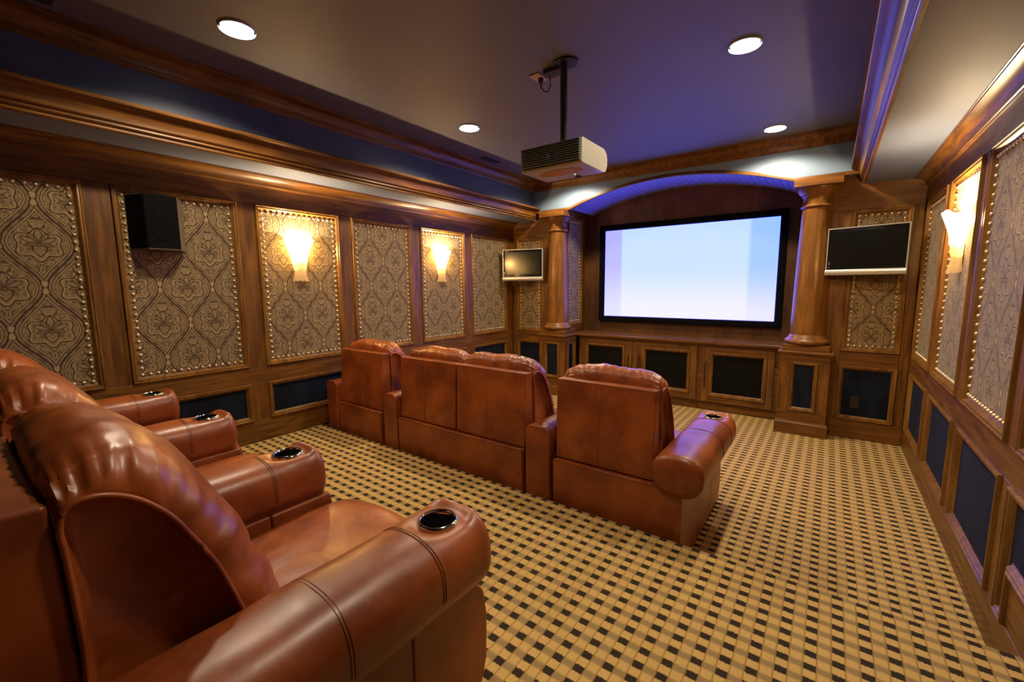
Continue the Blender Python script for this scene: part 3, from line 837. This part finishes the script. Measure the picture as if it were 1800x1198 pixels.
# ================================================================== recliner seats
def crom(pts, n):
    """n samples along a Catmull-Rom spline, closed"""
    m = len(pts); out = []
    for k in range(n):
        u = k / n * m; i = int(u); f = u - i
        p0, p1, p2, p3 = (pts[(i + j - 1) % m] for j in range(4))
        out.append(tuple(0.5 * ((2 * p1[c]) + (-p0[c] + p2[c]) * f + (2 * p0[c] - 5 * p1[c] + 4 * p2[c] - p3[c]) * f * f + (-p0[c] + 3 * p1[c] - 3 * p2[c] + p3[c]) * f ** 3) for c in (0, 1)))
    return out
PC = [(.14, .44), (.135, .70), (.128, .88), (.122, .955), (.140, 1.005), (.19, 1.030), (.255, 1.015), (.32, .955), (.378, .860), (.434, .75), (.485, .61), (.508, .50), (.490, .43), (.30, .41)]
PS = [(.14, .44), (.138, .68), (.133, .85), (.130, .905), (.142, .938), (.180, .942), (.226, .918), (.270, .868), (.303, .806), (.338, .73), (.368, .635), (.396, .52), (.388, .45), (.28, .42)]
NT = 84
PCs, PSs = crom(PC, NT), crom(PS, NT)
def back_cushion(hw, seed, parent, cx):
    nu = 46; L = []
    rnd = random.Random(seed)
    ph = [rnd.uniform(0, 6.28) for _ in range(6)]
    for i in range(nu + 1):
        s = -math.cos(PI * i / nu)                        # denser at the sides
        a = abs(s); puff = (1 - a ** 4.5) ** 0.5 if a < 1 else 0.0
        row = []
        for k in range(NT):
            t = k / NT * 14
            y = PSs[k][0] + (PCs[k][0] - PSs[k][0]) * puff
            z = PSs[k][1] + (PCs[k][1] - PSs[k][1]) * puff
            # outward direction, roughly
            dy, dz = y - 0.24, z - 0.68
            l = math.hypot(dy, dz) or 1; dy /= l; dz /= l
            vis = 1.0 if 2.5 < t < 12.0 else 0.25
            gat = math.exp(-(1 - a) / 0.16) * (1 - math.exp(-(1 - a) / 0.02))
            c = 0.0085 * gat * math.sin(t * 11.0 + ph[0 if s > 0 else 1] + 2.0 * mnoise.noise(Vector((s * 2, t * .6, seed))))
            # gathers on the roll over the top, running front to back
            topw = math.exp(-((t - 4.3) / 1.3) ** 2)
            c += 0.0035 * topw * math.sin(s * 34 + t * 2.2 + ph[2] + 3 * mnoise.noise(Vector((s * 3, t * .4, seed + 9))))
            # broad soft folds across the front
            c += 0.012 * mnoise.noise(Vector((s * 2.0 + seed, t * .55, 3.1))) + 0.005 * mnoise.noise(Vector((s * 6 + seed, t * 1.1, 7.7)))
            # lumbar crease
            c -= 0.016 * math.exp(-((t - 9.35 - 0.25 * math.cos(s * 2)) / 0.22) ** 2) * (1 - a ** 4)
            c *= vis * min(1, puff * 3 + 0.05)
            row.append((cx + s * hw + (0.006 * gat * math.sin(t * 5 + ph[3])), y + dy * c, z + dz * c))
        L.append(row)
    for end, sg_ in ((0, 1), (-1, -1)):
        ring = [[(x_ + sg_ * dx, 0.27 + (y_ - 0.27) * k, 0.66 + (z_ - 0.66) * k) for (x_, y_, z_) in L[end]] for dx, k in ((0.010, 0.965), (0.034, 0.82))]
        if end == 0: L = ring[::-1] + L
        else: L = L + ring
    o = MB().loops(L).build('back_cushion', 'leather_soft', parent, smooth=True, angle=70)
    for sgn in (-1, 1):
        pts = [(cx + sgn * (hw + 0.001), y, z) for y, z in PSs]
        MB().tube(pts, 0.0055, 7, True).build('piping', 'leather', o, smooth=True)
    return o
def seat_cushion(hw, seed, parent, cx):
    prof = [(.40, .40), (.46, .445), (.58, .462), (.72, .470), (.86, .472), (.97, .458), (1.03, .42), (1.055, .355), (1.055, .26), (1.045, .14), (1.00, .11), (.60, .11), (.40, .13)]
    P = crom(prof, 72); nu = 34; L = []
    for i in range(nu + 1):
        s = -math.cos(PI * i / nu); a = abs(s); k = 1 - (1 - (1 - a ** 4) ** 0.5) if a < 1 else 0
        row = []
        for j, (y, z) in enumerate(P):
            zz = z; yy = y
            if z > 0.3: zz = z - (1 - k) * 0.045
            yy = y - (1 - k) * 0.02 * (1 if y > .9 else 0)
            wr = 0.008 * mnoise.noise(Vector((s * 2.5 + seed, y * 6, z * 6))) + 0.014 * math.exp(-((y - .50) / .10) ** 2) * mnoise.noise(Vector((s * 5 + seed, y * 9, 2)))
            if y > .42: zz += wr * k * (1 if z > .3 else 0.3)
            row.append((cx + s * hw, yy, zz))
        L.append(row)
    return MB().loops(L).build('seat_cushion', 'leather_soft', parent, smooth=True, angle=70)
def arm(parent, cx, hr, hf, outer=0, y1=0.945, yc=0.83):
    """rolled arm; outer +1/-1: the roll overhangs a slim side panel on that side"""
    nv, nu = 78, 56; L = []
    y0 = -0.03 if outer and hr > 0.1 else 0.0; zc, hz = 0.541, 0.110
    for j in range(nv + 1):
        u = j / nv
        u = u if u < 0.0 else u
        y = y0 + (y1 - y0) * (1 - (1 - u) ** 1.25)
        f = (y - y0) / (y1 - y0); hw = hr + (hf - hr) * f
        e = 1.0
        if y > y1 - 0.06: e = max(0.02, 1 - ((y - y1 + 0.06) / 0.06) ** 3.0) ** 0.5
        if y < y0 + 0.03: e = min(e, (max(0.0, 1 - ((y0 + 0.03 - y) / 0.03) ** 2.5)) ** 0.5 * 0.28 + 0.72)
        row = []
        for k in range(nu):
            th = 2 * PI * k / nu
            c, s = math.cos(th), math.sin(th)
            pw = 0.80
            x = hw * e * math.copysign(abs(c) ** pw, c)
            z = hz * e * math.copysign(abs(s) ** pw, s)
            zz = zc + z
            # dish round the cup holder
            if s > 0:
                d = math.hypot(x, y - yc)
                wgt = 1 - min(1, max(0, (d - 0.058) / 0.05)); wgt = wgt * wgt * (3 - 2 * wgt)
                lip = 0.016 * math.exp(-((y - 0.905) / 0.03) ** 2) * s
                zz = zz + lip
                zz = zz + (0.636 - zz) * wgt if e > 0.5 else zz
            zz += 0.0035 * mnoise.noise(Vector((x * 9 + cx * 7, y * 7, z * 9)))
            row.append((cx + x, y, zz))
        L.append(row)
    a = MB().loops(L).build('armrest', 'leather', parent, smooth=True, angle=75)
    for ys in (0.47, 0.725):
        f = (ys - y0) / (y1 - y0); hw = hr + (hf - hr) * f
        for dd in (-0.004, 0.004):
            pts = []
            for k in range(-2, 31):
                th = PI * k / 28
                c, s = math.cos(th), math.sin(th)
                pts.append((cx + (hw + 0.0008) * math.copysign(abs(c) ** 0.8, c), ys + dd, zc + (hz + 0.0008) * math.copysign(abs(s) ** 0.8, s)))
            MB().tube(pts, 0.0010, 5).build('stitching', 'stitch', a, smooth=True)
    # cup holder: chrome ring, flat black disc for the well's shaded depth
    ch = MB().lathe([(0.046, 0.630), (0.046, 0.641), (0.050, 0.645), (0.055, 0.643), (0.0575, 0.638), (0.0575, 0.628)], (cx, yc, 0), 40, cap=False).build('cup_ring', 'chrome', a, smooth=True, angle=60)
    MB().lathe([(0.0465, 0.641), (0.0455, 0.637), (0.0455, 0.6365), (0.001, 0.6365)], (cx, yc, 0), 32, cap=False).build('cup_shade_disc', 'cup_black', a, smooth=True, angle=40)
    # side panel below the roll, in three upholstered lengths
    w_in, w_out = 0.070, 0.070
    xa, xb = cx - (0.030 if outer < 0 else min(hr, hf) - 0.003), cx + (0.030 if outer > 0 else min(hr, hf) - 0.003)
    ys = [-0.006 if outer > 0 else 0.0, 0.36, 0.70, 0.985]
    for i in range(3):
        b0 = MB()
        pr = rect(ys[i] + 0.0015, ys[i + 1] - 0.0015, 0.025, 0.47)
        if i == 2:
            pr = [(ys[2] + 0.0015, 0.025), (0.975, 0.025), (1.000, 0.10), (1.005, 0.25), (0.990, 0.34), (0.945, 0.40), (0.93, 0.47), (ys[2] + 0.0015, 0.47)]
        b0.prism(pr, xa, xb, lambda y, z, x: (x, y, z)).build('side_panel', 'leather', parent, bevel=0.010 if i == 2 else 0.004, seg=3)
    if outer == 0 or hr < 0.1:      # upright rear end of the arm
        k = hr + 0.002; top = 0.648; pr = [(-k, 0.02), (k, 0.02), (k, top - 0.05)]
        pr += [(k - 0.05 + 0.05 * math.cos(q * PI / 12), top - 0.05 + 0.05 * math.sin(q * PI / 12)) for q in range(1, 6)]
        pr += [(k - 0.05, top), (-k + 0.05, top)]
        pr += [(-k + 0.05 - 0.05 * math.sin(q * PI / 12), top - 0.05 + 0.05 * math.cos(q * PI / 12)) for q in range(1, 6)]
        pr += [(-k, top - 0.05)]
        MB().prism(pr, -0.014, 0.05, lambda x, z, y: (cx + x, y, z)).build('arm_rear', 'leather', parent, bevel=0.008, seg=3)
    return a
def seat_unit(name, label, cat, origin, seats, arms, group):
    ox = (min(s[0] for s in seats) + max(s[0] for s in seats)) / 2
    t = empty(name, (ox, origin[0], origin[1]))
    tag(t, label, cat, group)
    xs0 = min(c - h for c, h in seats) - ox; xs1 = max(c + h for c, h in seats) - ox
    for i, (c, h) in enumerate(seats):
        cx = c - ox
        sd = abs(hash((round(c * 100), round(origin[0] * 10)))) % 97
        MB().box(cx - h + 0.005, cx + h - 0.005, 0.05, 0.40, 0.03, 0.40).build('seat_base', 'leather', t, bevel=0.01)
        # flat rear of the backrest, slightly leaning, two leather widths
        mid = cx - 0.02
        a, b = cx - h + 0.004, cx + h - 0.004
        bp = MB().add([(a, 0.030, 0.462), (b, 0.030, 0.462), (b, 0.14, 0.462), (a, 0.14, 0.462), (a, 0.046, 0.952), (b, 0.046, 0.952), (b, 0.122, 0.948), (a, 0.122, 0.948)],
                     [(0, 3, 2, 1), (4, 5, 6, 7), (0, 1, 5, 4), (1, 2, 6, 5), (2, 3, 7, 6), (3, 0, 4, 7)]).build('back_panel', 'leather', t, bevel=0.009, seg=3)
        MB().tube([(mid, 0.0302, 0.475), (mid, 0.0455, 0.940)], 0.0012, 6).build('seam', 'stitch', bp, smooth=True)
        back_cushion(h + 0.002, sd, t, cx)
        seat_cushion(h - 0.006, sd + 3, t, cx)
    for c_, hr_, hf_, ou_ in arms:
        if ou_ > 0: xs1 = c_ - ox + 0.020
    rb = MB().box(xs0 + 0.004, xs1 - 0.004, -0.004, 0.052, 0.02, 0.458).build('rear_base_panel', 'leather', t, bevel=0.007, seg=3)
    MB().tube([(xs0 + 0.01, 0.000, 0.456), (xs1 - 0.01, 0.000, 0.456)], 0.0055, 8).build('piping', 'leather', rb, smooth=True)
    for (c, hr, hf, outer) in arms:
        arm(t, c - ox, hr, hf, outer)
    for x in (xs0 + 0.05, xs1 - 0.05):
        for y in (0.10, 0.90):
            MB().lathe([(0.022, 0.0), (0.026, 0.004), (0.026, 0.03), (0.02, 0.034)], (x, y, 0), 14).build('foot', 'black_plastic', t)
    return t
FY, RY = 2.165, -0.040
G1, G2 = 'front row leather recliners', 'rear row leather recliners'
seat_unit('recliner', 'brown leather recliner at the left end of the front row, beside the left wall', 'recliner', (FY, 0.0), [(-3.275, 0.305)], [(-3.665, 0.080, 0.10, -1)], G1)
seat_unit('loveseat', 'brown leather double recliner with two backs in the middle of the front row', 'sofa', (FY, 0.0), [(-2.437, 0.305), (-1.822, 0.305)], [(-2.825, 0.078, 0.10, 0), (-1.398, 0.086, 0.105, 0)], G1)
seat_unit('recliner', 'brown leather recliner at the right end of the front row, beside the aisle', 'recliner', (FY, 0.0), [(-0.993, 0.302)], [(-0.562, 0.130, 0.128, 1)], G1)
AW = 0.120
seat_unit('recliner', 'large brown leather recliner of the rear row, nearest the camera', 'recliner', (RY, ZU), [(-1.268, 0.290)], [(-0.845, 0.130, 0.130, 1), (-1.690, AW, AW, 0)], G2)
seat_unit('recliner', 'brown leather recliner in the middle of the rear row', 'recliner', (RY, ZU), [(-2.106, 0.282)], [(-2.520, AW, AW, 0)], G2)
seat_unit('recliner', 'brown leather recliner at the far left of the rear row', 'recliner', (RY, ZU), [(-2.945, 0.288)], [(-3.375, AW, AW, -1)], G2)
